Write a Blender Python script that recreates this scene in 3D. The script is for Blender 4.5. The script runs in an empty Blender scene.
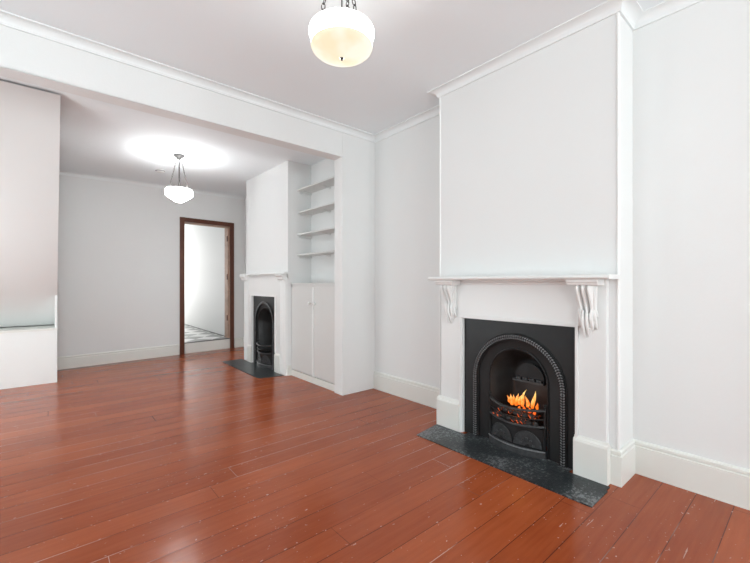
import bpy, bmesh, math, random
from mathutils import Vector, Matrix, Euler
random.seed(7)
C = bpy.context.scene.collection
PI = math.pi

PW = dict(front=86, left1=1, left2=27, left3=31, corr=46, bulb1=1.5, bulb2=0.5, rim1=4, rim2=20.5)
# ---------------------------------------------------------------- materials
def mat(name, col, rough=.5, metal=0, bump=0, bscale=30, spec=.5, vary=0, vscale=3, coat=0):
    m = bpy.data.materials.new(name); m.use_nodes = True
    n, l = m.node_tree.nodes, m.node_tree.links
    b = n['Principled BSDF']
    b.inputs['Base Color'].default_value = (*col, 1)
    b.inputs['Roughness'].default_value = rough
    b.inputs['Metallic'].default_value = metal
    b.inputs['Specular IOR Level'].default_value = spec
    b.inputs['Coat Weight'].default_value = coat
    tc = n.new('ShaderNodeTexCoord')
    if bump:
        no = n.new('ShaderNodeTexNoise'); no.inputs['Scale'].default_value = bscale; no.inputs['Detail'].default_value = 4
        bu = n.new('ShaderNodeBump'); bu.inputs['Strength'].default_value = bump; bu.inputs['Distance'].default_value = .01
        l.new(tc.outputs['Object'], no.inputs['Vector']); l.new(no.outputs['Fac'], bu.inputs['Height'])
        l.new(bu.outputs['Normal'], b.inputs['Normal'])
    if vary:
        no = n.new('ShaderNodeTexNoise'); no.inputs['Scale'].default_value = vscale; no.inputs['Detail'].default_value = 3
        mx = n.new('ShaderNodeMix'); mx.data_type = 'RGBA'
        mx.inputs['A'].default_value = (*[c*(1-vary) for c in col], 1)
        mx.inputs['B'].default_value = (*[min(1, c*(1+vary)) for c in col], 1)
        l.new(tc.outputs['Object'], no.inputs['Vector']); l.new(no.outputs['Fac'], mx.inputs['Factor'])
        l.new(mx.outputs['Result'], b.inputs['Base Color'])
    return m

def emit(name, col, strength, base=(.9, .9, .9)):
    m = mat(name, base, .3)
    b = m.node_tree.nodes['Principled BSDF']
    b.inputs['Emission Color'].default_value = (*col, 1)
    b.inputs['Emission Strength'].default_value = strength
    return m


M = {}
M['wall'] = mat('painted wall', (.80, .805, .795), .6, bump=.04, bscale=60, vary=.012, vscale=1.3)
M['cornice'] = mat('cornice paint', (.84, .865, .865), .6)
M['ceil'] = mat('ceiling paint', (.87, .912, .93), .75, bump=.03, bscale=8)
M['trim'] = mat('white gloss trim', (.85, .855, .84), .32, bump=.02, bscale=20)
M['skirt'] = mat('cream skirting paint', (.80, .80, .755), .32, bump=.02, bscale=20)
M['surround'] = mat('surround paint', (.82, .825, .812), .34, bump=.02, bscale=20)
M['cupboard'] = mat('cupboard paint', (.70, .70, .68), .35)
M['iron'] = mat('black cast iron', (.016, .0165, .017), .38, metal=.1, spec=.36, bump=.12, bscale=45, vary=.25, vscale=9)
M['iron_mid'] = mat('greyed cast iron', (.06, .061, .063), .4, metal=.4, bump=.3, bscale=120, vary=.5, vscale=40)
M['iron_hi'] = mat('worn cast iron', (.24, .245, .25), .34, metal=.5, bump=.25, bscale=160, vary=.6, vscale=70)  # paler iron that paints highlights onto the beading and sill
M['soot'] = mat('sooty firebox iron', (.022, .022, .022), .42, bump=.2, bscale=25, vary=.5, vscale=12)
M['wood'] = mat('varnished door timber', (.105, .03, .014), .35, vary=.35, vscale=12)
M['wood_in'] = mat('worn jamb timber', (.42, .27, .20), .45, vary=.45, vscale=10)  # door timber in a paler tone, light on the jamb put into the colour
M['chrome'] = mat('tarnished nickel', (.055, .052, .05), .38, metal=.4)
M['knob'] = mat('white china knob', (.85, .85, .83), .12)
M['plastic'] = mat('off white plastic', (.83, .83, .82), .4)
M['dark'] = mat('dark slot', (.08, .08, .08), .5)
M['white_wall'] = mat('corridor wall paint', (.82, .82, .81), .6)
M['shade_w'] = emit('lit opal glass', (.97, .99, 1), PW['rim1'])
M['shade_y'] = emit('lit etched glass', (1, .89, .60), .92, (.05, .05, .045))
M['shade_b'] = emit('lit opal glass small', (.97, .99, 1), PW['rim2'])

def shade_glow(m):
    n, l = m.node_tree.nodes, m.node_tree.links
    tc = n.new('ShaderNodeTexCoord'); no = n.new('ShaderNodeTexNoise'); no.inputs['Scale'].default_value = 7
    r = n.new('ShaderNodeValToRGB')
    r.color_ramp.elements[0].position = .38; r.color_ramp.elements[0].color = (1, .86, .60, 1)
    r.color_ramp.elements[1].position = .62; r.color_ramp.elements[1].color = (1, .97, .80, 1)
    l.new(tc.outputs['Object'], no.inputs['Vector']); l.new(no.outputs['Fac'], r.inputs['Fac'])
    l.new(r.outputs['Color'], n['Principled BSDF'].inputs['Emission Color'])
shade_glow(M['shade_y'])

def math_node(n, l, op, a, b=None, c=None):
    k = n.new('ShaderNodeMath'); k.operation = op
    for i, v in enumerate((a, b, c)):
        if v is None: continue
        if isinstance(v, (int, float)): k.inputs[i].default_value = v
        else: l.new(v, k.inputs[i])
    return k.outputs[0]

def floor_material():
    m = bpy.data.materials.new('red varnished floorboards'); m.use_nodes = True
    n, l = m.node_tree.nodes, m.node_tree.links
    b = n['Principled BSDF']
    tc = n.new('ShaderNodeTexCoord'); sp = n.new('ShaderNodeSeparateXYZ'); l.new(tc.outputs['Object'], sp.inputs[0])
    W = .155
    yy = math_node(n, l, 'DIVIDE', math_node(n, l, 'SUBTRACT', sp.outputs['Y'], .605-1.55*4), W)
    # boards a little wavy
    idx = math_node(n, l, 'FLOOR', yy); fr = math_node(n, l, 'FRACT', yy)
    wn = n.new('ShaderNodeTexWhiteNoise'); wn.noise_dimensions = '1D'; l.new(idx, wn.inputs['W'])
    wn2 = n.new('ShaderNodeTexWhiteNoise'); wn2.noise_dimensions = '1D'; l.new(math_node(n, l, 'ADD', idx, 51.3), wn2.inputs['W'])
    edge = math_node(n, l, 'MINIMUM', fr, math_node(n, l, 'SUBTRACT', 1, fr))        # 0 at gap
    gap = math_node(n, l, 'LESS_THAN', edge, .011)
    # butt joints
    xx = math_node(n, l, 'ADD', math_node(n, l, 'DIVIDE', sp.outputs['X'], 3.1), wn2.outputs['Value'])
    xf = math_node(n, l, 'FRACT', xx)
    jt = math_node(n, l, 'LESS_THAN', xf, .0008)
    gapj = math_node(n, l, 'MAXIMUM', gap, jt)
    # how dark each gap reads: some are filled with paint
    brk = n.new('ShaderNodeTexNoise'); brk.inputs['Scale'].default_value = 1.4
    mp0 = n.new('ShaderNodeMapping'); mp0.inputs['Scale'].default_value = (.7, 3, 1)
    l.new(tc.outputs['Object'], mp0.inputs['Vector']); l.new(mp0.outputs['Vector'], brk.inputs['Vector'])
    brk2 = math_node(n, l, 'MULTIPLY_ADD', brk.outputs['Fac'], 3.0, -.55)
    gapc = math_node(n, l, 'MULTIPLY', gapj, math_node(n, l, 'MAXIMUM', math_node(n, l, 'MINIMUM', brk2, .8), .18))
    # grain
    mp = n.new('ShaderNodeMapping'); mp.inputs['Scale'].default_value = (1.2, 16, 1)
    l.new(tc.outputs['Object'], mp.inputs['Vector'])
    gr = n.new('ShaderNodeTexNoise'); gr.inputs['Scale'].default_value = 2.5; gr.inputs['Detail'].default_value = 6; gr.inputs['Roughness'].default_value = .6
    l.new(mp.outputs['Vector'], gr.inputs['Vector'])
    big = n.new('ShaderNodeTexNoise'); big.inputs['Scale'].default_value = 1.1; big.inputs['Detail'].default_value = 4
    l.new(tc.outputs['Object'], big.inputs['Vector'])
    mix = math_node(n, l, 'ADD', math_node(n, l, 'MULTIPLY', gr.outputs['Fac'], .45),
          math_node(n, l, 'ADD', math_node(n, l, 'MULTIPLY', wn.outputs['Value'], .22), math_node(n, l, 'MULTIPLY', big.outputs['Fac'], .45)))
    rp = n.new('ShaderNodeValToRGB')
    e = rp.color_ramp.elements
    e[0].position = .30; e[0].color = (.25, .045, .013, 1)
    e[1].position = .85; e[1].color = (.46, .112, .038, 1)
    l.new(mix, rp.inputs['Fac'])
    # dark gaps
    m1 = n.new('ShaderNodeMix'); m1.data_type = 'RGBA'
    l.new(gapc, m1.inputs['Factor']); l.new(rp.outputs['Color'], m1.inputs['A']); gm = n.new('ShaderNodeMix'); gm.data_type = 'RGBA'
    gm.inputs['A'].default_value = (.035, .010, .007, 1); gm.inputs['B'].default_value = (.66, .44, .34, 1)
    pn = n.new('ShaderNodeTexNoise'); pn.inputs['Scale'].default_value = .9; l.new(tc.outputs['Object'], pn.inputs['Vector'])
    pr_ = n.new('ShaderNodeMapRange'); pr_.inputs['From Min'].default_value = .47; pr_.inputs['From Max'].default_value = .53
    l.new(pn.outputs['Fac'], pr_.inputs['Value']); l.new(pr_.outputs['Result'], gm.inputs['Factor']); l.new(gm.outputs['Result'], m1.inputs['B'])
    # worn pale specks and scratches
    sn = n.new('ShaderNodeTexNoise'); sn.inputs['Scale'].default_value = 55; sn.inputs['Detail'].default_value = 2
    mp2 = n.new('ShaderNodeMapping'); mp2.inputs['Scale'].default_value = (.7, 1.3, 1); mp2.inputs['Rotation'].default_value = (0, 0, .3)
    l.new(tc.outputs['Object'], mp2.inputs['Vector']); l.new(mp2.outputs['Vector'], sn.inputs['Vector'])
    zone = n.new('ShaderNodeTexNoise'); zone.inputs['Scale'].default_value = 1.7; zone.inputs['Detail'].default_value = 2
    l.new(tc.outputs['Object'], zone.inputs['Vector'])
    near = math_node(n, l, 'MULTIPLY', math_node(n, l, 'LESS_THAN', edge, .10), .045)
    val = math_node(n, l, 'ADD', math_node(n, l, 'ADD', sn.outputs['Fac'], near), math_node(n, l, 'MULTIPLY', zone.outputs['Fac'], .16))
    spk = n.new('ShaderNodeMapRange'); spk.inputs['From Min'].default_value = .795; spk.inputs['From Max'].default_value = .825
    l.new(val, spk.inputs['Value'])
    # thin scratches : distorted voronoi edges masked
    vo = n.new('ShaderNodeTexNoise'); vo.inputs['Scale'].default_value = 3.0; vo.inputs['Detail'].default_value = 3
    mp3 = n.new('ShaderNodeMapping'); mp3.inputs['Scale'].default_value = (1.6, 26, 1); mp3.inputs['Rotation'].default_value = (0, 0, .35)
    l.new(tc.outputs['Object'], mp3.inputs['Vector']); l.new(mp3.outputs['Vector'], vo.inputs['Vector'])
    sc = math_node(n, l, 'GREATER_THAN', vo.outputs['Fac'], .70)
    zn = n.new('ShaderNodeTexNoise'); zn.inputs['Scale'].default_value = 4.3; l.new(tc.outputs['Object'], zn.inputs['Vector'])
    scm = math_node(n, l, 'MULTIPLY', sc, math_node(n, l, 'GREATER_THAN', zn.outputs['Fac'], .60))
    wear = math_node(n, l, 'MULTIPLY', math_node(n, l, 'MAXIMUM', spk.outputs['Result'], scm), .75)
    m2 = n.new('ShaderNodeMix'); m2.data_type = 'RGBA'
    l.new(wear, m2.inputs['Factor']); l.new(m1.outputs['Result'], m2.inputs['A']); m2.inputs['B'].default_value = (.60, .40, .30, 1)
    l.new(m2.outputs['Result'], b.inputs['Base Color'])
    ro = n.new('ShaderNodeMapRange'); ro.inputs['To Min'].default_value = .10; ro.inputs['To Max'].default_value = .30
    l.new(mix, ro.inputs['Value']); l.new(ro.outputs['Result'], b.inputs['Roughness'])
    b.inputs['Specular IOR Level'].default_value = .27
    # relief : gaps, cupped boards, waviness
    h = math_node(n, l, 'ADD', math_node(n, l, 'MULTIPLY', gapj, -.5),
        math_node(n, l, 'ADD', math_node(n, l, 'MULTIPLY', gr.outputs['Fac'], .22),
        math_node(n, l, 'ADD', math_node(n, l, 'MULTIPLY', math_node(n, l, 'SQRT', edge), .35), math_node(n, l, 'MULTIPLY', big.outputs['Fac'], .6))))
    bu = n.new('ShaderNodeBump'); bu.inputs['Strength'].default_value = .35; bu.inputs['Distance'].default_value = .006
    l.new(h, bu.inputs['Height']); l.new(bu.outputs['Normal'], b.inputs['Normal'])
    return m
M['floor'] = floor_material()

def slate_material(name, wear):
    m = bpy.data.materials.new(name); m.use_nodes = True
    n, l = m.node_tree.nodes, m.node_tree.links; b = n['Principled BSDF']
    tc = n.new('ShaderNodeTexCoord')
    no = n.new('ShaderNodeTexNoise'); no.inputs['Scale'].default_value = 55; no.inputs['Detail'].default_value = 8; no.inputs['Roughness'].default_value = .7
    l.new(tc.outputs['Object'], no.inputs['Vector'])
    zo = n.new('ShaderNodeTexNoise'); zo.inputs['Scale'].default_value = 3.2; l.new(tc.outputs['Object'], zo.inputs['Vector'])
    s = math_node(n, l, 'ADD', math_node(n, l, 'MULTIPLY', no.outputs['Fac'], .75), math_node(n, l, 'MULTIPLY', zo.outputs['Fac'], .4))
    rp = n.new('ShaderNodeValToRGB'); e = rp.color_ramp.elements
    e[0].position = .50; e[0].color = (.020, .024, .026, 1)
    e[1].position = .60; e[1].color = (.042, .048, .05, 1)
    k = e.new(.66 if wear else .95); k.color = (.20, .21, .215, 1) if wear else (.07, .077, .08, 1)
    l.new(s, rp.inputs['Fac']); l.new(rp.outputs['Color'], b.inputs['Base Color'])
    b.inputs['Roughness'].default_value = .30; b.inputs['Specular IOR Level'].default_value = .28
    bu = n.new('ShaderNodeBump'); bu.inputs['Strength'].default_value = .25; bu.inputs['Distance'].default_value = .006
    l.new(no.outputs['Fac'], bu.inputs['Height']); l.new(bu.outputs['Normal'], b.inputs['Normal'])
    return m
M['slate'] = slate_material('worn black slate', True)
M['slate2'] = slate_material('grey slate', False)

def tile_material():
    m = bpy.data.materials.new('chequered corridor tiles'); m.use_nodes = True
    n, l = m.node_tree.nodes, m.node_tree.links; b = n['Principled BSDF']
    tc = n.new('ShaderNodeTexCoord'); mp = n.new('ShaderNodeMapping'); mp.inputs['Rotation'].default_value = (0, 0, PI/4)
    ck = n.new('ShaderNodeTexChecker'); ck.inputs['Scale'].default_value = 3.2
    ck.inputs['Color1'].default_value = (.78, .78, .76, 1); ck.inputs['Color2'].default_value = (.20, .20, .19, 1)
    l.new(tc.outputs['Object'], mp.inputs['Vector']); l.new(mp.outputs['Vector'], ck.inputs['Vector'])
    l.new(ck.outputs['Color'], b.inputs['Base Color']); b.inputs['Roughness'].default_value = .3
    return m
M['tile'] = tile_material()

def flame_material():
    m = bpy.data.materials.new('fire flame'); m.use_nodes = True
    n, l = m.node_tree.nodes, m.node_tree.links
    b = n['Principled BSDF']; b.inputs['Base Color'].default_value = (.2, .05, .01, 1)
    tc = n.new('ShaderNodeTexCoord'); sp = n.new('ShaderNodeSeparateXYZ'); l.new(tc.outputs['Generated'], sp.inputs[0])
    no = n.new('ShaderNodeTexNoise'); no.inputs['Scale'].default_value = 38; l.new(tc.outputs['Object'], no.inputs['Vector'])
    v = math_node(n, l, 'ADD', math_node(n, l, 'MULTIPLY', sp.outputs['Z'], .55), math_node(n, l, 'MULTIPLY', no.outputs['Fac'], .6))
    rp = n.new('ShaderNodeValToRGB'); e = rp.color_ramp.elements
    e[0].position = .22; e[0].color = (.55, .03, .002, 1)
    e[1].position = .80; e[1].color = (1, .72, .22, 1)
    k = e.new(.50); k.color = (1, .20, .012, 1)
    l.new(v, rp.inputs['Fac']); l.new(rp.outputs['Color'], b.inputs['Emission Color'])
    b.inputs['Emission Strength'].default_value = 1.15
    return m
M['flame'] = flame_material()

def coal_material(hot):
    m = bpy.data.materials.new('glowing coal' if hot else 'dark coal'); m.use_nodes = True
    n, l = m.node_tree.nodes, m.node_tree.links; b = n['Principled BSDF']
    b.inputs['Base Color'].default_value = (.03, .027, .025, 1); b.inputs['Roughness'].default_value = .8
    if hot:
        tc = n.new('ShaderNodeTexCoord'); no = n.new('ShaderNodeTexNoise'); no.inputs['Scale'].default_value = 60; no.inputs['Detail'].default_value = 4
        l.new(tc.outputs['Object'], no.inputs['Vector'])
        rp = n.new('ShaderNodeValToRGB'); e = rp.color_ramp.elements
        e[0].position = .55; e[0].color = (0, 0, 0, 1)
        e[1].position = .72; e[1].color = (1, .12, .01, 1)
        l.new(no.outputs['Fac'], rp.inputs['Fac']); l.new(rp.outputs['Color'], b.inputs['Emission Color'])
        b.inputs['Emission Strength'].default_value = 2.2
    return m
M['coal_hot'] = coal_material(True); M['coal'] = coal_material(False)

# ---------------------------------------------------------------- mesh helpers
ORG = {}
def link(name, me, parent=None, m=None, local=False):
    o = bpy.data.objects.new(name, me); C.objects.link(o)
    if m is not None: me.materials.append(m)
    if parent is not None:
        o.parent = parent
        org = ORG.get(parent.name, Vector((0, 0, 0)))
        if not local: me.transform(Matrix.Translation(-org))
        ORG[o.name] = org
    return o
def obj(name, bm, m, parent=None, smooth=False, local=False, bevel=0, auto=None):
    bmesh.ops.remove_doubles(bm, verts=bm.verts, dist=1e-6)
    bmesh.ops.recalc_face_normals(bm, faces=bm.faces)
    if bevel:
        es = [e for e in bm.edges if len(e.link_faces) == 2 and e.calc_face_angle(0) > .6]
        bmesh.ops.bevel(bm, geom=es, offset=bevel, segments=2, affect='EDGES', profile=.6)
    me = bpy.data.meshes.new(name)
    if smooth:
        for f in bm.faces: f.smooth = True
        for e in bm.edges:
            if len(e.link_faces) == 2 and e.calc_face_angle(0) > (auto or .7): e.smooth = False
    bm.to_mesh(me); bm.free()
    return link(name, me, parent, m, local)
def thing(name, label, cat, loc=(0, 0, 0), rotz=0, group=None):
    o = bpy.data.objects.new(name, None); C.objects.link(o)
    o.location = loc; o.rotation_euler = (0, 0, rotz); o.empty_display_size = .1
    o['label'] = label; o['category'] = cat
    if group: o['group'] = group
    ORG[o.name] = Vector(loc)
    return o
def tag(o, label, cat, group=None):
    o['label'] = label; o['category'] = cat
    if group: o['group'] = group
    return o
def struct(o): o['kind'] = 'structure'; return o
def B(*boxes):
    bm = bmesh.new()
    for b in boxes: box(bm, *b)
    return bm
def box(bm, x0, x1, y0, y1, z0, z1):
    vs = [bm.verts.new((x, y, z)) for x in (x0, x1) for y in (y0, y1) for z in (z0, z1)]
    for f in ((0, 1, 3, 2), (4, 6, 7, 5), (0, 4, 5, 1), (2, 3, 7, 6), (0, 2, 6, 4), (1, 5, 7, 3)):
        bm.faces.new([vs[i] for i in f])
def prism(bm, pts, a, b, axis='x'):
    """extrude polygon; axis x: pts are (y,z); axis y: (x,z); axis z: (x,y)"""
    def mk(p, t):
        return {'x': (t, p[0], p[1]), 'y': (p[0], t, p[1]), 'z': (p[0], p[1], t)}[axis]
    A = [bm.verts.new(mk(p, a)) for p in pts]; Bv = [bm.verts.new(mk(p, b)) for p in pts]
    n = len(pts)
    bm.faces.new(A); bm.faces.new(Bv[::-1])
    for i in range(n): bm.faces.new((A[i], A[(i+1) % n], Bv[(i+1) % n], Bv[i]))
def lathe(bm, prof, c=(0, 0, 0), n=40, k=1):
    rings = []
    for r, z in prof:
        r *= k
        if r < 1e-5: rings.append([bm.verts.new((c[0], c[1], c[2]+z))])
        else: rings.append([bm.verts.new((c[0]+r*math.cos(2*PI*i/n), c[1]+r*math.sin(2*PI*i/n), c[2]+z)) for i in range(n)])
    for a, b in zip(rings, rings[1:]):
        for i in range(n):
            j = (i+1) % n
            if len(a) == 1 and len(b) == 1: continue
            if len(a) == 1: bm.faces.new((a[0], b[i], b[j]))
            elif len(b) == 1: bm.faces.new((a[i], a[j], b[0]))
            else: bm.faces.new((a[i], a[j], b[j], b[i]))
def tube(bm, pts, r, n=8, closed=False, flat=1.0):
    pts = [Vector(p) for p in pts]; N = len(pts); rings = []
    for i, p in enumerate(pts):
        a = pts[(i-1) % N] if (closed or i) else p
        b = pts[(i+1) % N] if (closed or i < N-1) else p
        t = (b-a).normalized()
        up = Vector((0, 0, 1)) if abs(t.z) < .95 else Vector((1, 0, 0))
        s = t.cross(up).normalized(); u = s.cross(t).normalized()
        rr = r[i] if isinstance(r, (list, tuple)) else r
        rings.append([bm.verts.new(p + s*rr*flat*math.cos(2*PI*k/n) + u*rr*math.sin(2*PI*k/n)) for k in range(n)])
    for i in range(N if closed else N-1):
        a, b = rings[i], rings[(i+1) % N]
        for k in range(n): bm.faces.new((a[k], a[(k+1) % n], b[(k+1) % n], b[k]))
    if not closed:
        bm.faces.new(rings[0]); bm.faces.new(rings[-1][::-1])
def sweep(bm, path, prof, closed=False):
    """profile (offset to the left of the path, z) with mitred corners; prof is a closed polygon"""
    P = [Vector(p) for p in path]; N = len(P); rings = []
    for i, p in enumerate(P):
        d1 = (P[i]-P[i-1]).normalized() if (closed or i) else (P[1]-P[0]).normalized()
        d2 = (P[(i+1) % N]-P[i]).normalized() if (closed or i < N-1) else d1
        n1 = Vector((-d1.y, d1.x)); n2 = Vector((-d2.y, d2.x))
        m = (n1+n2); m = m/m.length; m = m/max(.3, m.dot(n1))
        rings.append([bm.verts.new((p.x+m.x*o, p.y+m.y*o, z)) for o, z in prof])
    k = len(prof)
    for i in range(N if closed else N-1):
        a, b = rings[i], rings[(i+1) % N]
        for j in range(k): bm.faces.new((a[j], a[(j+1) % k], b[(j+1) % k], b[j]))
    if not closed: bm.faces.new(rings[0]); bm.faces.new(rings[-1][::-1])
def ico(bm, c, r, sub=2, sc=(1, 1, 1), rot=(0, 0, 0), jit=0):
    g = bmesh.ops.create_icosphere(bm, subdivisions=sub, radius=1)
    Mx = Matrix.Translation(c) @ Euler(rot).to_matrix().to_4x4() @ Matrix.Diagonal((r*sc[0], r*sc[1], r*sc[2], 1))
    for v in g['verts']:
        if jit: v.co *= 1+random.uniform(-jit, jit)
        v.co = Mx @ v.co

# ---------------------------------------------------------------- room
WX = 2.785            # fireplace wall
YP0, YP1 = 3.26, 3.41 # partition wall with the wide opening
YF = -3.7; XL = -1.5  # street wall and party wall behind the camera
CZ = 2.82; OZ = 2.51
BX, BY0, BY1 = 2.53, .765, 2.11        # near chimney breast
B2X, B2Y0, B2Y1 = 2.32, 4.43, 5.80     # far chimney breast
A2X = 2.66                              # alcove wall behind the shelves
FO = Vector((-.92, 6.69, 0)); FANG = math.atan2(.24, 2.69)  # far wall line
CF = (math.cos(FANG), math.sin(FANG))
def fw(lx, ly=0): return (FO.x+lx*CF[0]-ly*CF[1], FO.y+lx*CF[1]+ly*CF[0])

struct(obj('floor', B((XL-.2, 3.2, YF-.2, 7.15, -.12, 0)), M['floor']))

bm = bmesh.new(); box(bm, XL-.2, 3.1, YF-.2, YP1-.02, CZ, CZ+.1)
struct(obj('ceiling', bm, M['ceil']))
# far room ceiling, settling slightly towards the stairs
def cz2(x, y):
    t = (y-YP1)/(7-YP1); s = (x-.08)/(2.7)
    return 2.748+t*((1-s)*-.03+s*.052)
bm = bmesh.new(); NX, NY = 8, 8; g = []
for i in range(NX+1):
    row = []
    for j in range(NY+1):
        x = XL-.2+(3.1-XL+.2)*i/NX; y = YP1-.04+(7.25-YP1+.04)*j/NY
        row.append(bm.verts.new((x, y, cz2(x, y))))
    g.append(row)
for i in range(NX):
    for j in range(NY): bm.faces.new((g[i][j], g[i+1][j], g[i+1][j+1], g[i][j+1]))
r = bmesh.ops.extrude_face_region(bm, geom=bm.faces[:])
for e in r['geom']:
    if isinstance(e, bmesh.types.BMVert): e.co.z += .1
o = struct(obj('ceiling_far_room', bm, M['ceil'], smooth=True))

struct(obj('wall_right', B((WX, WX+.2, YF-.2, YP0+.02, 0, CZ)), M['wall']))
LW = [(-3.0, -1.4, .5, 2.5), (.9, 2.3, .5, 2.5), (3.6, 5.1, .2, 1.45)]  # unseen left-hand windows, added to even out the light in both rooms
bm = bmesh.new(); y = YF-.2
for a, b, c, d in LW:
    box(bm, XL-.2, XL, y, a, 0, CZ); box(bm, XL-.2, XL, a, b, 0, c); box(bm, XL-.2, XL, a, b, d, CZ); y = b
box(bm, XL-.2, XL, y, 6.9, 0, CZ)
struct(obj('wall_left', bm, M['wall']))
for i, (a, b, c, d) in enumerate(LW):
    bm = B((XL-.12, XL-.07, a, a+.05, c, d), (XL-.12, XL-.07, b-.05, b, c, d), (XL-.12, XL-.07, a, b, c, c+.05), (XL-.12, XL-.07, a, b, d-.05, d), (XL-.12, XL-.07, a, b, (c+d)/2-.02, (c+d)/2+.02))
    struct(obj('window_%d' % (i+3), bm, M['trim']))
# street wall with two tall sash windows behind the camera
wins = [(-1.3, .0), (.6, 1.9)]; wz0, wz1 = .35, 2.5
segs = [(XL-.2, wins[0][0]), (wins[0][1], wins[1][0]), (wins[1][1], WX+.2)]
bm = B(*[(a, b, YF-.2, YF, 0, CZ) for a, b in segs])
for a, b in wins: box(bm, a, b, YF-.2, YF, 0, wz0); box(bm, a, b, YF-.2, YF, wz1, CZ)
struct(obj('wall_front', bm, M['wall']))
for i, (a, b) in enumerate(wins):
    bm = B((a, a+.05, YF-.12, YF-.07, wz0, wz1), (b-.05, b, YF-.12, YF-.07, wz0, wz1), (a, b, YF-.12, YF-.07, wz0, wz0+.06),
           (a, b, YF-.12, YF-.07, wz1-.05, wz1), (a, b, YF-.12, YF-.07, 1.4, 1.44))
    struct(obj('window_%d' % (i+1), bm, M['trim']))
# partition: pier, bulkhead and left return
bm = B((2.337, WX+.2, YP0, YP1, 0, CZ), (XL-.2, 2.337, YP0, YP1, OZ, CZ), (XL-.2, -1.1, YP0, YP1, 0, OZ))
struct(obj('wall_partition', bm, M['wall'], bevel=.004))
# far room walls
struct(obj('wall_alcove', B((A2X, WX+.2, YP1, B2Y0, 0, 2.85)), M['wall']))
struct(obj('wall_far_right', B((WX, WX+.2, B2Y1, 7.06, 0, 2.9)), M['wall']))
# chimney breasts
H2 = [(4.77, 5.49, 1.0)]
struct(obj('wall_chimney_breast', B((BX, WX, BY0, BY1, .915, CZ)), M['wall']))
for a, b in ((BY0, .99), (1.84, BY1)): struct(obj('wall_chimney_breast_pier', B((BX, WX, a, b, 0, .915)), M['wall']))
bm = bmesh.new()
for y in (BY0+.004, BY1-.004): tube(bm, [(BX+.004, y, .2), (BX+.004, y, 2.765)], .0105, 12)
struct(obj('trim_staff_bead', bm, M['trim'], smooth=True))
struct(obj('wall_far_chimney_breast', B((B2X, WX, B2Y0, B2Y1, 1.01, 2.86)), M['wall']))
for a, b in ((B2Y0, 4.71), (5.51, B2Y1)): struct(obj('wall_far_chimney_breast_pier', B((B2X, WX, a, b, 0, 1.01)), M['wall']))

# far wall with the doorway, built in the frame of the slightly skewed wall
DL0, DL1, DLT = 1.640+1.0, 2.428+1.0, 2.215     # clear opening along the wall
wall_len = 3.85
bm = B((-.8, DL0-.02, 0, .22, 0, 2.9), (DL1+.02, wall_len, 0, .22, 0, 2.9), (DL0-.02, DL1+.02, 0, .22, DLT+.02, 2.9))
o = struct(obj('wall_back', bm, M['wall'])); o.location = FO; o.rotation_euler = (0, 0, FANG)

# cornices
def corn(z, p=.075, d=.055):
    pr = [(0, z-d), (.012, z-d), (.014, z-d+.008)]
    for i in range(7):
        a = PI/2*i/6
        pr.append((p-.008-(p-.024)*math.cos(a), z-.008-(d-.018)*(1-math.sin(a))))
    pr += [(p, z-.008), (p, z), (0, z)]
    return pr
main_loop = [(XL, YF), (WX, YF), (WX, BY0), (BX, BY0), (BX, BY1), (WX, BY1), (WX, YP0), (XL, YP0)]
bm = bmesh.new(); sweep(bm, main_loop, corn(CZ), closed=True)
struct(obj('trim_cornice', bm, M['cornice'], smooth=True, auto=.35))
# far cornice follows the settled ceiling
bm = bmesh.new(); prof = corn(0, .05, .05); rings = []
for lx in (-.6, 3.72):
    x, y = fw(lx); z = cz2(x, y)
    rings.append([bm.verts.new((x+CF[1]*a, y-CF[0]*a, z+b)) for a, b in prof])
k = len(prof)
for j in range(k): bm.faces.new((rings[0][j], rings[0][(j+1) % k], rings[1][(j+1) % k], rings[1][j]))
bm.faces.new(rings[0]); bm.faces.new(rings[1])
struct(obj('trim_cornice_far', bm, M['cornice'], smooth=True, auto=.35))

# skirting boards
def skirt_prof(h=.2, t=.02):
    return [(0, 0), (t, 0), (t, h-.035), (t-.007, h-.031), (t-.007, h-.025), (t-.002, h-.021), (t-.003, h-.008), (t-.010, h), (0, h)]
def skirt(name, path, h=.2, t=.02):
    bm = bmesh.new(); sweep(bm, path, skirt_prof(h, t)); struct(obj(name, bm, M['skirt'], smooth=True, auto=.5))
skirt('baseboard_right', [(WX, YF), (WX, BY0), (BX, BY0), (BX, .812)], .205)
skirt('baseboard_alcove', [(BX+.05, BY1), (WX, BY1), (WX, YP0)], .195)
skirt('baseboard_back_left', [fw(-.5), fw(DL0-.085)][::-1], .175)
skirt('baseboard_back_right', [(WX, B2Y1), fw(3.70), fw(DL1+.085)], .175)
skirt('baseboard_far_chimney_breast', [(2.385, B2Y0), (B2X, B2Y0), (B2X, B2Y0+.02)], .13, .012)

# ---------------------------------------------------------------- doorway
D = bpy.data.objects.new('door_1', None); C.objects.link(D); D.location = FO; D.rotation_euler = (0, 0, FANG); struct(D); ORG['door_1'] = Vector((0, 0, 0))
aw = .072
def arch_bm(boxes): return B(*boxes)
obj('architrave', B((DL0-aw, DL0, -.022, 0, 0, DLT+aw), (DL1, DL1+aw, -.022, 0, 0, DLT+aw), (DL0, DL1, -.022, 0, DLT, DLT+aw)), M['wood'], D, local=True, bevel=.005)
lin = obj('door_lining', B((DL0-.02, DL0, 0, .22, .175, DLT+.02), (DL1, DL1+.02, 0, .22, .175, DLT+.02), (DL0-.02, DL1+.02, 0, .22, DLT, DLT+.02),
                     (DL1-.012, DL1, .05, .17, .175, DLT), (DL0, DL1, .05, .17, DLT-.012, DLT)), M['wood_in'], D, local=True, bevel=.003)
lin['label'] = 'pale worn timber lining inside the doorway'
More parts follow.
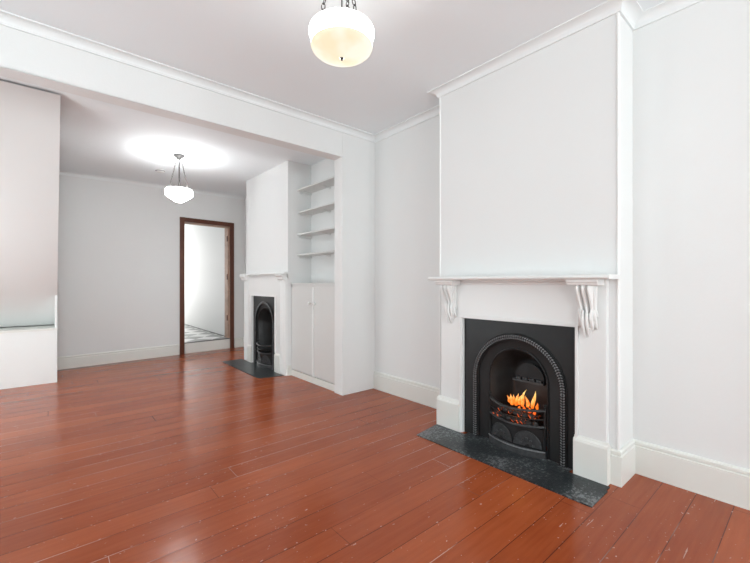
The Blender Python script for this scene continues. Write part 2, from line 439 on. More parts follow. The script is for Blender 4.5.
for z in (.5, 1.25, 1.95):
    bm = B((DL1-.017, DL1-.011, .06, .10, z, z+.1)); tube(bm, [(DL1-.02, .055, z), (DL1-.02, .055, z+.1)], .007, 10)
    obj('hinge', bm, M['wood'], D, local=True)
obj('step_riser', B((DL0-.02, DL1+.02, .004, .05, 0, .172)), M['skirt'], D, local=True, bevel=.003)
th = obj('threshold', B((DL0-.02, DL1+.02, 0, .06, .172, .182)), M['dark'], D, local=True)

# corridor beyond the doorway
cy0 = 6.92
bm = bmesh.new()
a = fw(DL0-.4, .06); b_ = fw(DL1+.3, .06)
prism(bm, [a, b_, (b_[0], 11.6), (a[0], 11.6)], .10, .18, 'z')
struct(obj('floor_corridor', bm, M['tile']))
CX = 2.535
x_, y_ = fw(DL1+.1, .22)
struct(obj('wall_corridor_right', B((CX, CX+.15, 7.22, 11.6, .18, 3.0)), M['white_wall']))
struct(obj('wall_corridor_left', B((.9, 1.05, 7.2, 11.6, .18, 3.0)), M['white_wall']))
struct(obj('wall_corridor_end', B((.9, 1.15, 11.6, 11.75, .18, 3.0), (2.35, CX+.15, 11.6, 11.75, .18, 3.0), (1.15, 2.35, 11.6, 11.75, .18, .6), (1.15, 2.35, 11.6, 11.75, 2.6, 3.0)), M['white_wall']))
struct(obj('ceiling_corridor', B((.9, CX+.15, 7.2, 11.75, 3.0, 3.1)), M['ceil']))
struct(obj('trim_corridor_tile_border', B((CX-.035, CX, 7.22, 11.6, .18, .184)), M['dark']))

# ---------------------------------------------------------------- boxed-in staircase
sx = .066
T = thing('staircase_enclosure', 'white boxed-in staircase with sloping underside at left edge of far room', 'staircase', (-.6, 5.92, 0))
yb = 5.92; s0 = (6.34, .66); s1 = (5.92, 1.04); s2 = (4.055, 2.727)
obj('front_panel', B((XL+.004, sx, yb, yb+.03, .0, .625)), M['trim'], T, bevel=.002)
obj('ledge', B((XL+.004, sx+.004, yb-.012, 6.36, .625, .65)), M['skirt'], T, bevel=.003)
bm = bmesh.new()
prism(bm, [(yb+.002, .65), (yb+.002, s1[1]), (s1[0]+.05, s1[1]), (6.36, .65)], sx-.022, sx, 'x')
obj('side_board', bm, M['trim'], T)
bm = bmesh.new()
prism(bm, [s0, s1, s2, (s2[0]+.12, s2[1]), (s1[0]+.12, s1[1]), (s0[0]+.10, s0[1])], XL+.004, sx, 'x')
obj('sloping_soffit', bm, M['wall'], T)
bm = bmesh.new()
prism(bm, [(yb+.04, 0), (yb+.04, .62), (6.36, .62), (6.45, .7), (6.04, 1.1), (4.22, 2.69), (6.70, 2.66), (6.70, 0)], sx-.03, sx-.001, 'x')
obj('side_panel', bm, M['wall'], T)

# ---------------------------------------------------------------- near fireplace surround
SXF = 2.485   # face of the panels
T = thing('fireplace_surround', 'large white painted mantelpiece with scrolled corbels around the lit fire', 'fireplace', (2.5, 1.415, 0))
yl, yr, ol, orr, oz = .815, 2.055, .991, 1.842, .908
fz = 1.205
def ring_panel(bm, x0, x1, y0, y1, z1, a, b, z):
    prism(bm, [(y0, 0), (a, 0), (a, z), (b, z), (b, 0), (y1, 0), (y1, z1), (y0, z1)], x0, x1, 'x')
bm = bmesh.new(); ring_panel(bm, SXF, BX, yl, yr, fz, ol-.022, orr+.022, oz+.022)
obj('panel', bm, M['surround'], T, bevel=.002)
bm = bmesh.new(); ring_panel(bm, SXF-.012, BX, ol-.022, orr+.022, oz+.022, ol-.008, orr+.008, oz+.008)
ring_panel(bm, SXF-.002, BX, ol-.008, orr+.008, oz+.008, ol, orr, oz)
obj('opening_bead', bm, M['trim'], T)
def plinth(y0, y1):
    bm = B((SXF-.026, BX, y0, y1, 0, .212))
    prof = [(SXF-.026, .212), (SXF-.022, .226), (SXF-.010, .232), (SXF-.004, .244), (SXF, .244), (BX, .212)]
    prism(bm, prof, y0, y1, 'y')
    obj('plinth', bm, M['skirt'], T, bevel=.002)
plinth(.802, .993); plinth(1.86, 2.085)
# mantel shelf with cavetto mould beneath
bm = bmesh.new()
sh = [(2.355, 1.232), (2.345, 1.228), (2.342, 1.218), (2.346, 1.209), (2.355, 1.205), (BX, 1.205), (BX, 1.232)]
prism(bm, sh, .757, 2.078, 'y')
obj('mantel_shelf', bm, M['surround'], T, bevel=.002)
bm = bmesh.new()
prism(bm, [(SXF-.022, 1.205), (SXF-.020, 1.195), (SXF-.006, 1.186), (SXF-.004, 1.176), (SXF, 1.172), (SXF, 1.205)], 1.0, 1.83, 'y')
obj('bed_mould', bm, M['surround'], T)

def corbel(yc, w):
    # scrolled, reeded body : depth of the front face as a function of z
    prof = [(1.168, .118), (1.158, .124), (1.145, .123), (1.125, .114), (1.10, .097), (1.07, .076), (1.04, .060), (1.01, .050),
            (.985, .048), (.96, .051), (.93, .047), (.905, .037), (.885, .026), (.868, .014), (.858, .006)]
    wid = [(1.168, 1), (1.10, .98), (1.04, .9), (.99, .82), (.94, .70), (.90, .48), (.858, .18)]
    def wz(z):
        for (za, a), (zb, b) in zip(wid, wid[1:]):
            if za >= z >= zb: return b+(a-b)*(z-zb)/(za-zb)
        return 1
    bm = bmesh.new(); K = 30; rows = []
    zs = []
    for (za, da), (zb, db) in zip(prof, prof[1:]):
        for q in range(3): zs.append((za+(zb-za)*q/3, da+(db-da)*q/3))
    zs.append(prof[-1])
    for z, d in zs:
        hw = w/2*wz(z); row = [bm.verts.new((SXF, yc-hw, z))]
        fade = min(1, max(0, (z-.97)/.05))
        for k in range(K+1):
            t = k/K; y = yc-hw+2*hw*t
            rib = abs(math.sin(PI*t*3))**.75     # three round reeds
            edge = min(1, 6*min(t, 1-t)) if fade < 1 else 1
            dd = d*.84 - .030*(1-rib)*fade - (.012*(1-math.sin(PI*t)))*(1-fade)
            row.append(bm.verts.new((SXF-max(.001, dd), y, z)))
        row.append(bm.verts.new((SXF, yc+hw, z))); rows.append(row)
    for a, b in zip(rows, rows[1:]):
        for k in range(len(a)-1): bm.faces.new((a[k], a[k+1], b[k+1], b[k]))
    bm.faces.new(rows[0]); bm.faces.new(rows[-1][::-1])
    for s_ in (-1, 1):
        for kf, rr in ((.62, .0085), (.28, .0085)):
            tube(bm, [(SXF-d*.84*kf, yc+s_*(w/2*wz(z)-.001), z) for z, d in zs[2:-9]], rr, 8)
    cb = obj('corbel', bm, M['trim'], T, smooth=True, auto=1.1)
    # acanthus leaves curling off the foot of the scroll
    bm = bmesh.new()
    def leaf(y0, z0, y1, z1, x0, bulge, r):
        pts = []; rs = []
        for i in range(9):
            t = i/8
            pts.append((SXF-x0*(1-t*.75)-bulge*math.sin(PI*t), y0+(y1-y0)*t, z0+(z1-z0)*t)); rs.append(r*(math.sin(PI*(.12+.86*t))**.7)+.0008)
        tube(bm, pts, rs, 8)
    leaf(yc+.012, 1.02, yc+.016, .850, .052, .018, .010)
    leaf(yc-.010, 1.02, yc-.004, .872, .052, .018, .010)
    for s in (-1, 1):
        leaf(yc+s*.030, 1.02, yc+s*.030, .895, .044, .016, .010)
        leaf(yc+s*.040, 1.025, yc+s*.050, .930, .034, .010, .010)
        leaf(yc+s*.042, .985, yc+s*.050, .905, .018, .008, .009)
        leaf(yc+s*.044, 1.03, yc+s*.054, .975, .020, .006, .009)
        for q in range(5):
            z = .995-q*.022; ico(bm, (SXF-.050+q*.006, yc+s*(.024-q*.002), z), .007, 2, (1, .8, 1.1))
    ring = [(SXF-.022+.016*math.cos(a), yc-.040, .975+.018*math.sin(a)) for a in [i*PI/6 for i in range(12)]]
    tube(bm, ring, .0045, 8, closed=True)
    obj('acanthus_leaf', bm, M['trim'], cb, smooth=True)
    bm = bmesh.new()
    prism(bm, [(SXF-.116, 1.205), (SXF-.116, 1.190), (SXF-.109, 1.184), (SXF-.107, 1.174), (SXF-.101, 1.169), (SXF, 1.169), (SXF, 1.205)], yc-.087, yc+.086, 'y')
    obj('corbel_cap', bm, M['trim'], cb, bevel=.003)
corbel(.912, .098); corbel(1.945, .098)

# ---------------------------------------------------------------- cast-iron inserts
def arch_pts(cy, cz, r, n=28, z0=0.0):
    pts = [(cy+r, z0)]
    for i in range(n+1):
        a = PI*i/n; pts.append((cy+r*math.cos(a), cz+r*math.sin(a)))
    pts.append((cy-r, z0)); return pts
def insert(T, X, y0, y1, zt, cy, cz, Ro, Ri, r0, cz0, XB, rb, czb, base_z, lit):
    # face plate : rectangle with arched hole
    arc = arch_pts(cy, cz, Ri, 32)
    outer = []
    n = len(arc)
    for i, (y, z) in enumerate(arc):
        if i == 0: outer.append((y1, 0))
        elif i == n-1: outer.append((y0, 0))
        else:
            dy, dz = y-cy, z-cz
            t = min([(y1-cy)/dy if dy > 1e-6 else 9e9, (y0-cy)/dy if dy < -1e-6 else 9e9, (zt-cz)/dz if dz > 1e-6 else 9e9])
            outer.append((cy+dy*t, cz+dz*t))
    for corner in ((y1, zt), (y0, zt)):
        i = min(range(1, n-1), key=lambda q: (outer[q][0]-corner[0])**2+(outer[q][1]-corner[1])**2); outer[i] = corner
    bm = bmesh.new()
    def strip(A, Bp, xa, xb):
        va = [bm.verts.new((xa, *p)) for p in A]; vb = [bm.verts.new((xb, *p)) for p in Bp]
        for i in range(len(A)-1): bm.faces.new((va[i], va[i+1], vb[i+1], vb[i]))
    strip(outer, arc, X, X)
    strip(arc, arc, X, X+.008)
    strip(outer, outer, X, X+.02)
    pl = obj('face_plate', bm, M['iron'], T)
    # beaded arch band
    bm = bmesh.new(); Rm = (Ro+Ri)/2; hw = (Ro-Ri)/2
    for rr, th in ((Ro, .005), (Ri, .005)):
        tube(bm, [(X-.004, *p) for p in arch_pts(cy, cz, rr, 36)], th, 8)
    tube(bm, [(X-.001, *p) for p in arch_pts(cy, cz, Rm, 36)], hw*.85, 8, flat=1)
    obj('arch_band', bm, M['iron'], T, smooth=True)
    bm = bmesh.new()
    full = []
    L = cz; step = .017
    k = 0
    while k*step < L: full.append((cy+Rm, k*step, PI/2)); full.append((cy-Rm, k*step, PI/2)); k += 1
    nn = int(PI*Rm/step)
    for i in range(nn+1):
        a = PI*i/nn; full.append((cy+Rm*math.cos(a), cz+Rm*math.sin(a), a+PI/2))
    for (y, z, a) in full:
        if z < .012: continue
        for s in (-1, 1):
            rad = Vector((0, math.cos(a-PI/2) if a != PI/2 else 1, math.sin(a-PI/2) if a != PI/2 else 0))
            ico(bm, Vector((X-hw*.80, y, z))+rad*s*hw*.38, 1, 1, (.006, .0095, .0052), (a-PI/2+s*.6, 0, 0))
    obj('beading', bm, M['iron_hi'], T, smooth=True)
    # inner splayed panel between band and fire opening
    bm = bmesh.new()
    A = arch_pts(cy, cz, Ri, 32); Bp = arch_pts(cy, cz0, r0+.012, 32); Cp = arch_pts(cy, cz0, r0, 32)
    strip(A, Bp, X+.008, X+.022)
    strip(Bp, Cp, X+.022, X+.022)
    obj('inner_panel', bm, M['iron'], T, smooth=True, auto=.5)
    bm = bmesh.new()
    tube(bm, [(X+.017, *p) for p in arch_pts(cy, cz0, r0+.006, 32)], .0075, 8)
    obj('opening_rim', bm, M['iron'], T, smooth=True)
    # fire chamber : splayed cheeks running to a smaller arched back
    bm = bmesh.new()
    steps = 8; prev = Cp; xp = X+.022
    for q in range(1, steps+1):
        t = q/steps; e = math.sin(t*PI/2)
        cur = arch_pts(cy, cz0+(czb-cz0)*t, r0+(rb-r0)*(t**.8), 32)
        xq = X+.022+(XB-X-.022)*e
        strip(prev, cur, xp, xq); prev = cur; xp = xq
    vs = [bm.verts.new((XB, *p)) for p in prev]; bm.faces.new(vs)
    obj('fire_chamber', bm, M['soot'], T, smooth=True, auto=.6)
    # register door at the back : round-topped flap with slotted lip
    bm = bmesh.new()
    dd = arch_pts(cy, czb, rb*.90, 20, czb-.01*1)
    prism(bm, dd, XB-.035, XB-.012, 'x')
    fl = obj('register_flap', bm, M['iron'], T, bevel=.003)
    bm = B((XB-.06, XB-.01, cy-rb*.95, cy+rb*.95, czb-.028, czb-.012))
    for q in range(4):
        y = cy-rb*.8+q*rb*.42; box(bm, XB-.05, XB-.035, y, y+rb*.3, czb-.012, czb+.004)
    obj('register_lip', bm, M['iron_mid'], T)
    # bowed grate bars
    def bow(z, out, yh, n=20): return [(X+.01-out*(1-(2*i/n-1)**2), cy-yh+2*yh*i/n, z-.012*(1-(2*i/n-1)**2)) for i in range(n+1)]
    yh = r0-.004
    for z, out, r in ((base_z+.275, .085, .0085), (base_z+.215, .078, .005), (base_z+.165, .07, .0085)):
        bm = bmesh.new(); tube(bm, bow(z, out, yh), r, 8, flat=1.4); obj('grate_bar', bm, M['iron_mid' if r > .006 else 'iron'], T, smooth=True)
    bm = bmesh.new()
    for i in range(1, 14):
        t = i/14; y = cy-yh+2*yh*t; o1 = .07*(1-(2*t-1)**2); zz = base_z+.165-.012*(1-(2*t-1)**2)
        tube(bm, [(X+.01-o1, y, zz), (X+.10, y, zz+.002)], .0045, 6)
    obj('grate_floor', bm, M['iron'], T, smooth=True)
    for s in (-1, 1):
        bm = bmesh.new(); tube(bm, [(X+.004, cy+s*(yh-.004), base_z), (X+.004, cy+s*(yh-.004), base_z+.30)], .009, 8)
        ico(bm, (X+.004, cy+s*(yh-.004), base_z+.31), .011, 2); obj('grate_post', bm, M['iron'], T, smooth=True)
    # curved ash cover with two half-round medallions
    bm = bmesh.new(); n = 20; out = .045
    def ax(y): t = (y-cy)/yh; return X+.01-out*(1-t*t)
    lo = []; hi = []
    for i in range(n+1):
        y = cy-yh+2*yh*i/n
        lo.append(bm.verts.new((ax(y), y, base_z-.005))); hi.append(bm.verts.new((ax(y), y, base_z+.145)))
    for i in range(n): bm.faces.new((lo[i], lo[i+1], hi[i+1], hi[i]))
    ac = obj('ash_cover', bm, M['iron'], T, smooth=True)
    for s in (-1, 1):
        bm = bmesh.new(); c = cy+s*yh*.47; R = yh*.43
        vs = [bm.verts.new((ax(c+R*math.cos(a))-.008, c+R*math.cos(a), base_z+.012+R*1.15*math.sin(a))) for a in [PI*i/16 for i in range(17)]]
        bm.faces.new(vs)
        for v in vs: pass
        tube(bm, [(v.co.x, v.co.y, v.co.z) for v in vs], .004, 6)
        for q in range(5):
            a = PI*(q+.5)/5; ico(bm, (ax(c)-.009, c+R*.55*math.cos(a), base_z+.012+R*.6*math.sin(a)), .010, 2, (.5, 1, 1))
        obj('medallion', bm, M['iron_mid'], ac, smooth=True)
    bm = bmesh.new()
    pts = [(X-.062*(1-((i/12)*2-1)**2)-.004, cy-yh-.004+2*(yh+.004)*i/12) for i in range(13)]
    prism(bm, pts+[(X+.03, cy+yh+.004), (X+.03, cy-yh-.004)], 0.004, base_z, 'z')
    obj('grate_sill', bm, M['iron_mid'], T, bevel=.003)
    bm = bmesh.new(); tube(bm, [(p[0]-.001, p[1], base_z) for p in pts], .0045, 6)
    obj('sill_edge', bm, M['iron_hi'], T, smooth=True)  # pale strip added as a painted highlight along the sill

IX = 2.512
T = thing('cast_iron_insert', 'black arched cast-iron grate with beaded band and burning fire', 'fireplace', (IX, 1.40, 0))
insert(T, IX, ol+.001, orr-.001, oz-.001, 1.402, .47, .352, .310, .214, .492, 2.735, .125, .475, .052, True)

# coals (each its own) and flames
coal_i = 0
seats = []
for layer, (nz, cnt, rr) in enumerate(((.226, 9, .15), (.262, 7, .12))):
    for i in range(cnt):
        y = 1.405-rr+2*rr*i/(cnt-1)+random.uniform(-.006, .006)
        d = (y-1.41)/.2
        x = 2.51-.030*(1-d*d)+(.03 if layer else 0)+random.uniform(-.004, .006)
        seats.append((x, y, nz, layer))
for i in range(6): seats.append((2.60, 1.29+i*.046, .245, 2))
for x, y, z, L in seats:
    bm = bmesh.new(); ico(bm, (0, 0, 0), .021, 2, (1, 1.05, .85), (random.random(), random.random(), random.random()), .12)
    hot = (random.random() < .6) or L == 2
    o = obj('coal', bm, M['coal_hot' if hot else 'coal']); o.location = (x, y, z)
    tag(o, 'small lump of coal heaped behind the bars of the lit grate', 'coal', 'coals in the lit grate')
bm = bmesh.new()
def flame(y, x, z0, h, w, lean=0, curl=.008):
    y -= .026; z0 += .040; h *= .92
    pts = []; rs = []
    for i in range(11):
        t = i/10
        pts.append((x, y+lean*t*t+curl*math.sin(t*5+y*40)*t, z0+h*t)); rs.append(w*(math.sin(PI*min(1, .22+t*.80))**1.1)*(1-.35*t)+.0004)
    tube(bm, pts, rs, 8)
for a in ((1.50, 2.56, .27, .07, .014, -.01), (1.478, 2.55, .26, .085, .016, -.012), (1.452, 2.56, .26, .10, .015, -.012), (1.428, 2.56, .27, .085, .012, -.016),
          (1.405, 2.56, .265, .135, .0145, -.028), (1.37, 2.57, .265, .085, .014, .01), (1.335, 2.57, .265, .14, .015, -.03), (1.30, 2.57, .265, .05, .011, .006),
          (1.515, 2.57, .27, .05, .010, .008), (1.385, 2.55, .235, .05, .012, 0), (1.345, 2.55, .235, .04, .014, 0), (1.31, 2.55, .23, .035, .012, 0), (1.42, 2.55, .235, .035, .012, 0)):
    flame(*a)
o = obj('flames', bm, M['flame'], smooth=True); tag(o, 'orange and yellow flames rising from the coals in the grate', 'fire'); o['kind'] = 'stuff'

# hearth slabs
bm = bmesh.new(); prism(bm, [(2.165, .78), (2.40, .78), (2.40, .79), (2.458, .79), (2.458, 1.02), (2.53, 1.02), (2.53, 1.80), (2.458, 1.80), (2.458, 2.08), (2.165, 2.035)], .0005, .006, 'z')
tag(obj('hearth_slab', bm, M['slate']), 'worn black slate hearth slab in front of the lit fire', 'hearth')
bm = bmesh.new(); prism(bm, [(1.965, 4.56), (1.99, 4.51), (2.268, 4.46), (2.268, 4.75), (2.335, 4.75), (2.335, 5.48), (2.268, 5.48), (2.268, 5.85), (1.965, 5.86)], .0005, .006, 'z')
tag(obj('hearth_slab', bm, M['slate2']), 'dull grey slate hearth slab before the unlit far fireplace', 'hearth')

# ---------------------------------------------------------------- far fireplace
T = thing('fireplace_surround', 'narrow white mantelpiece around the unlit grate in the far room', 'fireplace', (2.3, 5.13, 0))
S2 = B2X-.03
bm = bmesh.new(); ring_panel(bm, S2, B2X, 4.45, 5.785, 1.30, 4.735, 5.50, 1.0)
obj('panel', bm, M['surround'], T, bevel=.002)
for y0, y1 in ((4.435, 4.585), (5.64, 5.79)):
    bm = B((S2-.006, B2X, y0, y1, 0, 1.25)); ym = (y0+y1)/2
    for q in (-.045, 0, .045): tube(bm, [(S2-.005, ym+q, .02), (S2-.005, ym+q, 1.22)], .011, 8)
    ps = obj('pilaster', bm, M['trim'], T, smooth=True, auto=.5)
    bm = bmesh.new(); prism(bm, [(S2-.075, 1.30), (S2-.072, 1.28), (S2-.05, 1.262), (S2-.045, 1.235), (S2-.03, 1.225), (S2, 1.225), (S2, 1.30)], y0-.008, y1+.008, 'y')
    obj('bracket', bm, M['trim'], ps)
for y0, y1 in ((4.585, 4.73), (5.502, 5.64)):
    bm = B((S2-.018, B2X, y0, y1, 0, .225)); prism(bm, [(S2-.018, .225), (S2-.014, .24), (S2-.006, .247), (S2, .255), (S2, .225)], y0, y1, 'y')
    obj('plinth', bm, M['skirt'], T)
obj('opening_bead', B((S2-.012, S2, 4.72, 4.735, .255, 1.015), (S2-.012, S2, 5.50, 5.515, .255, 1.015), (S2-.012, S2, 4.735, 5.50, 1.0, 1.015)), M['trim'], T)
bm = bmesh.new(); prism(bm, [(2.245, 1.325), (2.238, 1.318), (2.238, 1.308), (2.245, 1.30), (B2X, 1.30), (B2X, 1.325)], 4.37, 5.85, 'y')
obj('mantel_shelf', bm, M['trim'], T)
T = thing('cast_iron_insert', 'black arched cast-iron grate, empty and unlit, in the far room', 'fireplace', (2.31, 5.13, 0))
insert(T, 2.312, 4.736, 5.499, .999, 5.12, .61, .315, .285, .24, .59, 2.56, .16, .55, .05, False)

# ---------------------------------------------------------------- built-in cupboard and shelves
CF0 = 2.364; cu0, cu1 = YP1+.003, B2Y0-.004
T = thing('built_in_cupboard', 'pale grey two-door built-in cupboard beneath the alcove shelves', 'cupboard', (2.5, 3.93, 0))
obj('carcass', B((CF0+.02, A2X-.002, cu0, cu1, .075, 1.165), (CF0+.002, CF0+.02, cu0, cu0+.03, .075, 1.165), (CF0+.002, CF0+.02, cu1-.03, cu1, .075, 1.165),
                 (CF0+.002, CF0+.02, cu0, cu1, 1.135, 1.165), (CF0+.002, CF0+.02, 3.873, 3.908, .075, 1.14)), M['cupboard'], T)
obj('countertop', B((CF0-.006, A2X-.002, cu0, cu1, 1.165, 1.187)), M['cupboard'], T, bevel=.003)
obj('kickboard', B((CF0-.006, CF0+.05, cu0, cu1, 0, .075)), M['skirt'], T, bevel=.003)
obj('centre_strip', B((CF0-.008, CF0+.002, 3.878, 3.903, .08, 1.135)), M['trim'], T, bevel=.002)
for y0, y1, ky in ((cu0+.006, 3.875, 3.835), (3.906, cu1-.006, 3.945)):
    d = obj('door', B((CF0-.002, CF0+.018, y0, y1, .085, 1.137)), M['cupboard'], T, bevel=.003)
    bm = bmesh.new(); lathe(bm, [(0, .0), (.009, 0), (.008, .014), (.018, .022), (.020, .031), (.014, .040), (0, .043)], n=20)
    bmesh.ops.transform(bm, matrix=Matrix.Translation((CF0-.001, ky, .945)) @ Matrix.Rotation(-PI/2, 4, 'Y'), verts=bm.verts)
    obj('knob', bm, M['knob'], d, smooth=True)
SHX = 2.45
root0 = None
names = ['white alcove shelf nearest the ceiling', 'white alcove shelf, second down from the ceiling', 'white alcove shelf, third down from the ceiling', 'white alcove shelf nearest the cupboard top']
for i, z in enumerate((2.395, 2.10, 1.815, 1.55)):
    if root0 is None:
        r = thing('shelf', names[i], 'shelf', (2.55, 3.93, z), 0, 'white shelves in the alcove')
        root0 = r
        obj('board', B((SHX, A2X-.001, cu0, cu1, z-.009, z+.009)), M['cupboard'], r, bevel=.002)
        obj('batten', B((SHX+.03, A2X-.001, cu1-.018, cu1, z-.036, z-.009)), M['cupboard'], r)
        bm = B((SHX+.10, A2X-.001, 3.96, 3.975, z-.013, z-.009), (A2X-.008, A2X-.001, 3.96, 3.975, z-.035, z-.009))
        tube(bm, [(SHX+.12, 3.967, z-.012), (A2X-.008, 3.967, z-.033)], .003, 6)
        obj('bracket', bm, M['cupboard'], r)
    else:
        r = root0.copy(); C.objects.link(r); r.location.z = z; r['label'] = names[i]
        for ch in root0.children:
            c = ch.copy(); C.objects.link(c); c.parent = r

# ---------------------------------------------------------------- pendant lights
def chain(bm, p0, p1, link_len=.030, r=.0016, w=.0075):
    p0, p1 = Vector(p0), Vector(p1); L = (p1-p0).length; n = max(2, int(L/(link_len*.80))); d = (p1-p0).normalized()
    s = d.cross(Vector((0, 1, 0))).normalized(); u = d.cross(s)
    for i in range(n):
        c = p0+d*(i+.5)*L/n; side = s if i % 2 else u; ll = L/n*1.22/2
        pts = [c+d*(math.sin(a)*ll)+side*(math.cos(a)*w) for a in [k*PI/5 for k in range(10)]]
        tube(bm, pts, r, 6, closed=True)
LC = Vector((1.15, 1.61, 0))
T = thing('pendant_lamp', 'large round pendant lamp with warm glass bowl hanging in front of the near fire', 'lamp', (LC.x, LC.y, 2.33))
bm = bmesh.new()
lathe(bm, [(.160, 2.478), (.172, 2.478), (.176, 2.470), (.1765, 2.452), (.171, 2.440), (.1675, 2.425), (.1665, 2.392)], (LC.x, LC.y, .014), 64, .955)
obj('shade_rim', bm, M['shade_w'], T, smooth=True)['label'] = 'bright white glass band'
bm = bmesh.new()
lathe(bm, [(.1665, 2.392), (.161, 2.380), (.145, 2.366), (.115, 2.352), (.08, 2.342), (.04, 2.335), (.012, 2.333)], (LC.x, LC.y, .014), 64, .955)
bowl = obj('glass_bowl', bm, M['shade_y'], T, smooth=True); bowl['label'] = 'warm yellow etched glass bowl'
bm = bmesh.new(); lathe(bm, [(0.010, 2.350), (.008, 2.344), (.004, 2.341), (.005, 2.337), (0, 2.334)], (LC.x, LC.y, 0), 16)
obj('finial', bm, M['chrome'], T, smooth=True)
bm = bmesh.new(); lathe(bm, [(0, 2.78), (.03, 2.78), (.05, 2.80), (.062, 2.82), (0, 2.82)], (LC.x, LC.y, 0), 32)
obj('ceiling_canopy', bm, M['chrome'], T, smooth=True)
for k in range(3):
    a = math.radians(127.5+k*120)
    bm = bmesh.new(); chain(bm, (LC.x+.138*math.cos(a), LC.y+.138*math.sin(a), 2.475), (LC.x+.065*math.cos(a), LC.y+.065*math.sin(a), 2.785), .034, .0026, .0105)
    obj('chain', bm, M['chrome'], T, smooth=True)
    bm = bmesh.new(); tube(bm, [(LC.x+.138*math.cos(a)+.010*math.cos(t), LC.y+.138*math.sin(a), 2.47+.010*math.sin(t)) for t in [q*PI/5 for q in range(10)]], .002, 6, closed=True)
    tube(bm, [(LC.x+.138*math.cos(a), LC.y+.138*math.sin(a), 2.462), (LC.x+.164*math.cos(a), LC.y+.164*math.sin(a), 2.462)], .003, 6)
    obj('hook', bm, M['chrome'], T, smooth=True)
bm = bmesh.new(); tube(bm, [(LC.x, LC.y, 2.79), (LC.x, LC.y, 2.44)], .0035, 8); lathe(bm, [(0, 2.45), (.02, 2.45), (.02, 2.40), (0, 2.40)], (LC.x, LC.y, 0), 20)
obj('stem', bm, M['chrome'], T, smooth=True)

L2 = Vector((1.20, 5.09, 0)); zc = cz2(L2.x, L2.y)
T = thing('pendant_lamp', 'small white glowing pendant lamp on thin rods hanging in the far room', 'lamp', (L2.x, L2.y, 2.16))
bm = bmesh.new()
lathe(bm, [(.150, 2.328), (.160, 2.330), (.168, 2.322), (.176, 2.298), (.176, 2.262), (.166, 2.250), (.11, 2.214), (.05, 2.178), (0, 2.168)], (L2.x, L2.y, 0), 48, .88)
obj('glass_bowl', bm, M['shade_b'], T, smooth=True)
bm = bmesh.new(); lathe(bm, [(0, zc-.05), (.02, zc-.048), (.03, zc-.035), (.058, zc-.018), (.062, zc), (0, zc)], (L2.x, L2.y, 0), 32)
obj('ceiling_canopy', bm, M['chrome'], T, smooth=True)
bm = bmesh.new(); tube(bm, [(L2.x, L2.y, zc-.03), (L2.x, L2.y, 2.25)], .006, 8); obj('stem', bm, M['chrome'], T, smooth=True)
for k in range(3):
    a = math.radians(20+k*120)
    bm = bmesh.new(); chain(bm, (L2.x+.125*math.cos(a), L2.y+.125*math.sin(a), 2.325), (L2.x+.028*math.cos(a), L2.y+.028*math.sin(a), zc-.04), .04, .0022, .006)
    ico(bm, (L2.x+.125*math.cos(a), L2.y+.125*math.sin(a), 2.328), .010, 2)
    obj('chain', bm, M['chrome'], T, smooth=True)

# smoke alarm on the far ceiling
sz = cz2(1.16, 5.93)
T = thing('smoke_alarm', 'small white disc smoke alarm on the ceiling behind the far lamp', 'smoke alarm', (1.16, 5.93, sz-.03))
bm = bmesh.new(); lathe(bm, [(0, -.032), (.045, -.032), (.055, -.024), (.058, -.008), (.062, -.006), (.062, 0), (0, 0)], (1.16, 5.93, sz), 32)
obj('housing', bm, M['plastic'], T, smooth=True)
bm = bmesh.new(); lathe(bm, [(.056, -.022), (.0585, -.016), (.0585, -.012)], (1.16, 5.93, sz), 32); obj('vent', bm, M['dark'], T)

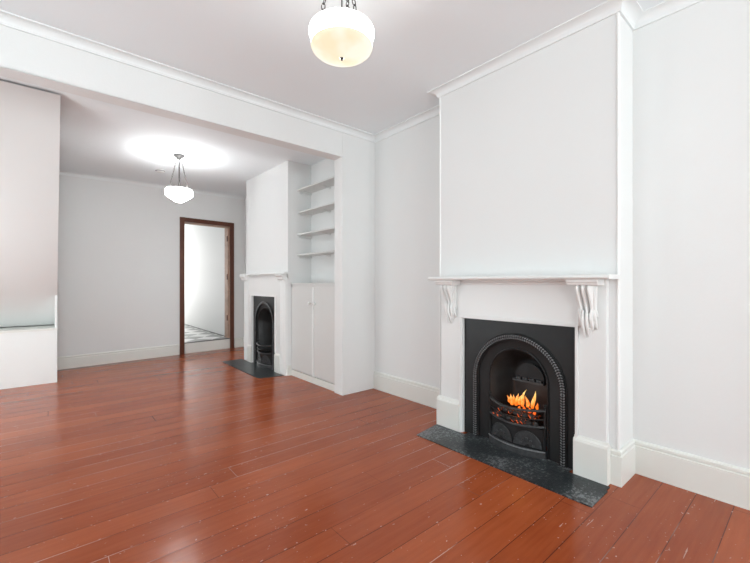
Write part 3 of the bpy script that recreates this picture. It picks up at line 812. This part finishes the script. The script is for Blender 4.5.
# ---------------------------------------------------------------- light
EXP = 0.06
def area(name, loc, rot, sx, sy, power, col=(1, 1, 1)):
    L = bpy.data.lights.new(name, 'AREA'); L.shape = 'RECTANGLE'; L.size = sx; L.size_y = sy; L.energy = power; L.color = col
    o = bpy.data.objects.new(name, L); C.objects.link(o); o.location = loc; o.rotation_euler = rot; return o
DAY = (.89, .98, 1.0)
TILT = math.radians(38)      # daylight strips aimed upwards to brighten the ceilings; no blinds are modelled
def light_strips(kind, a, b, c, d, p, tilt=TILT, n=4):
    h = (d-c-.1)/n
    for k in range(n):
        z = c+.05+h*(k+.5)
        if kind == 'front': area('window_daylight', ((a+b)/2, YF-.12, z), (PI/2+tilt, 0, 0), b-a-.1, h*.9, p/n, DAY)
        else: area('window_daylight', (XL-.12, (a+b)/2, z), (PI/2+tilt, 0, -PI/2), b-a-.1, h*.9, p/n, DAY)  # fill light through the added left-hand windows
for a, b in wins: light_strips('front', a, b, wz0, wz1, PW['front'])
light_strips('left', *LW[0], PW['left1']); light_strips('left', *LW[1], PW['left2']); light_strips('left', *LW[2], PW['left3'], .0, 2)
area('corridor_daylight', (1.75, 11.58, 1.6), (-PI/2, 0, 0), 1.1, 1.9, PW['corr'], (1, .975, .95))
def point(name, loc, power, col, r):
    L = bpy.data.lights.new(name, 'POINT'); L.energy = power; L.color = col; L.shadow_soft_size = r
    o = bpy.data.objects.new(name, L); C.objects.link(o); o.location = loc
point('lamp_bulb', (LC.x+.05, LC.y, 2.42), PW['bulb1'], (1, .98, .93), .03)
point('lamp_bulb', (L2.x, L2.y+.03, 2.205), PW['bulb2'], (1, .98, .95), .02)
point('fire_light', (2.545, 1.41, .34), .14, (1, .4, .1), .03)
w = bpy.data.worlds.new('sky'); bpy.context.scene.world = w; w.use_nodes = True
bg = w.node_tree.nodes['Background']; bg.inputs['Color'].default_value = (.8, .9, 1, 1); bg.inputs['Strength'].default_value = 1.0

# ---------------------------------------------------------------- camera
cam = bpy.data.cameras.new('camera'); co = bpy.data.objects.new('camera', cam); C.objects.link(co)
co.location = (0, 0, 1.18); co.rotation_euler = (PI/2, 0, -math.radians(40.52))
cam.sensor_width = 36; cam.lens = 380.3/750*36; cam.shift_y = 2/750; cam.clip_start = .02
sc = bpy.context.scene; sc.camera = co
sc.view_settings.view_transform = 'Standard'; sc.view_settings.look = 'None'; sc.view_settings.gamma = 1
sc.view_settings.use_curve_mapping = False; sc.view_settings.exposure = EXP
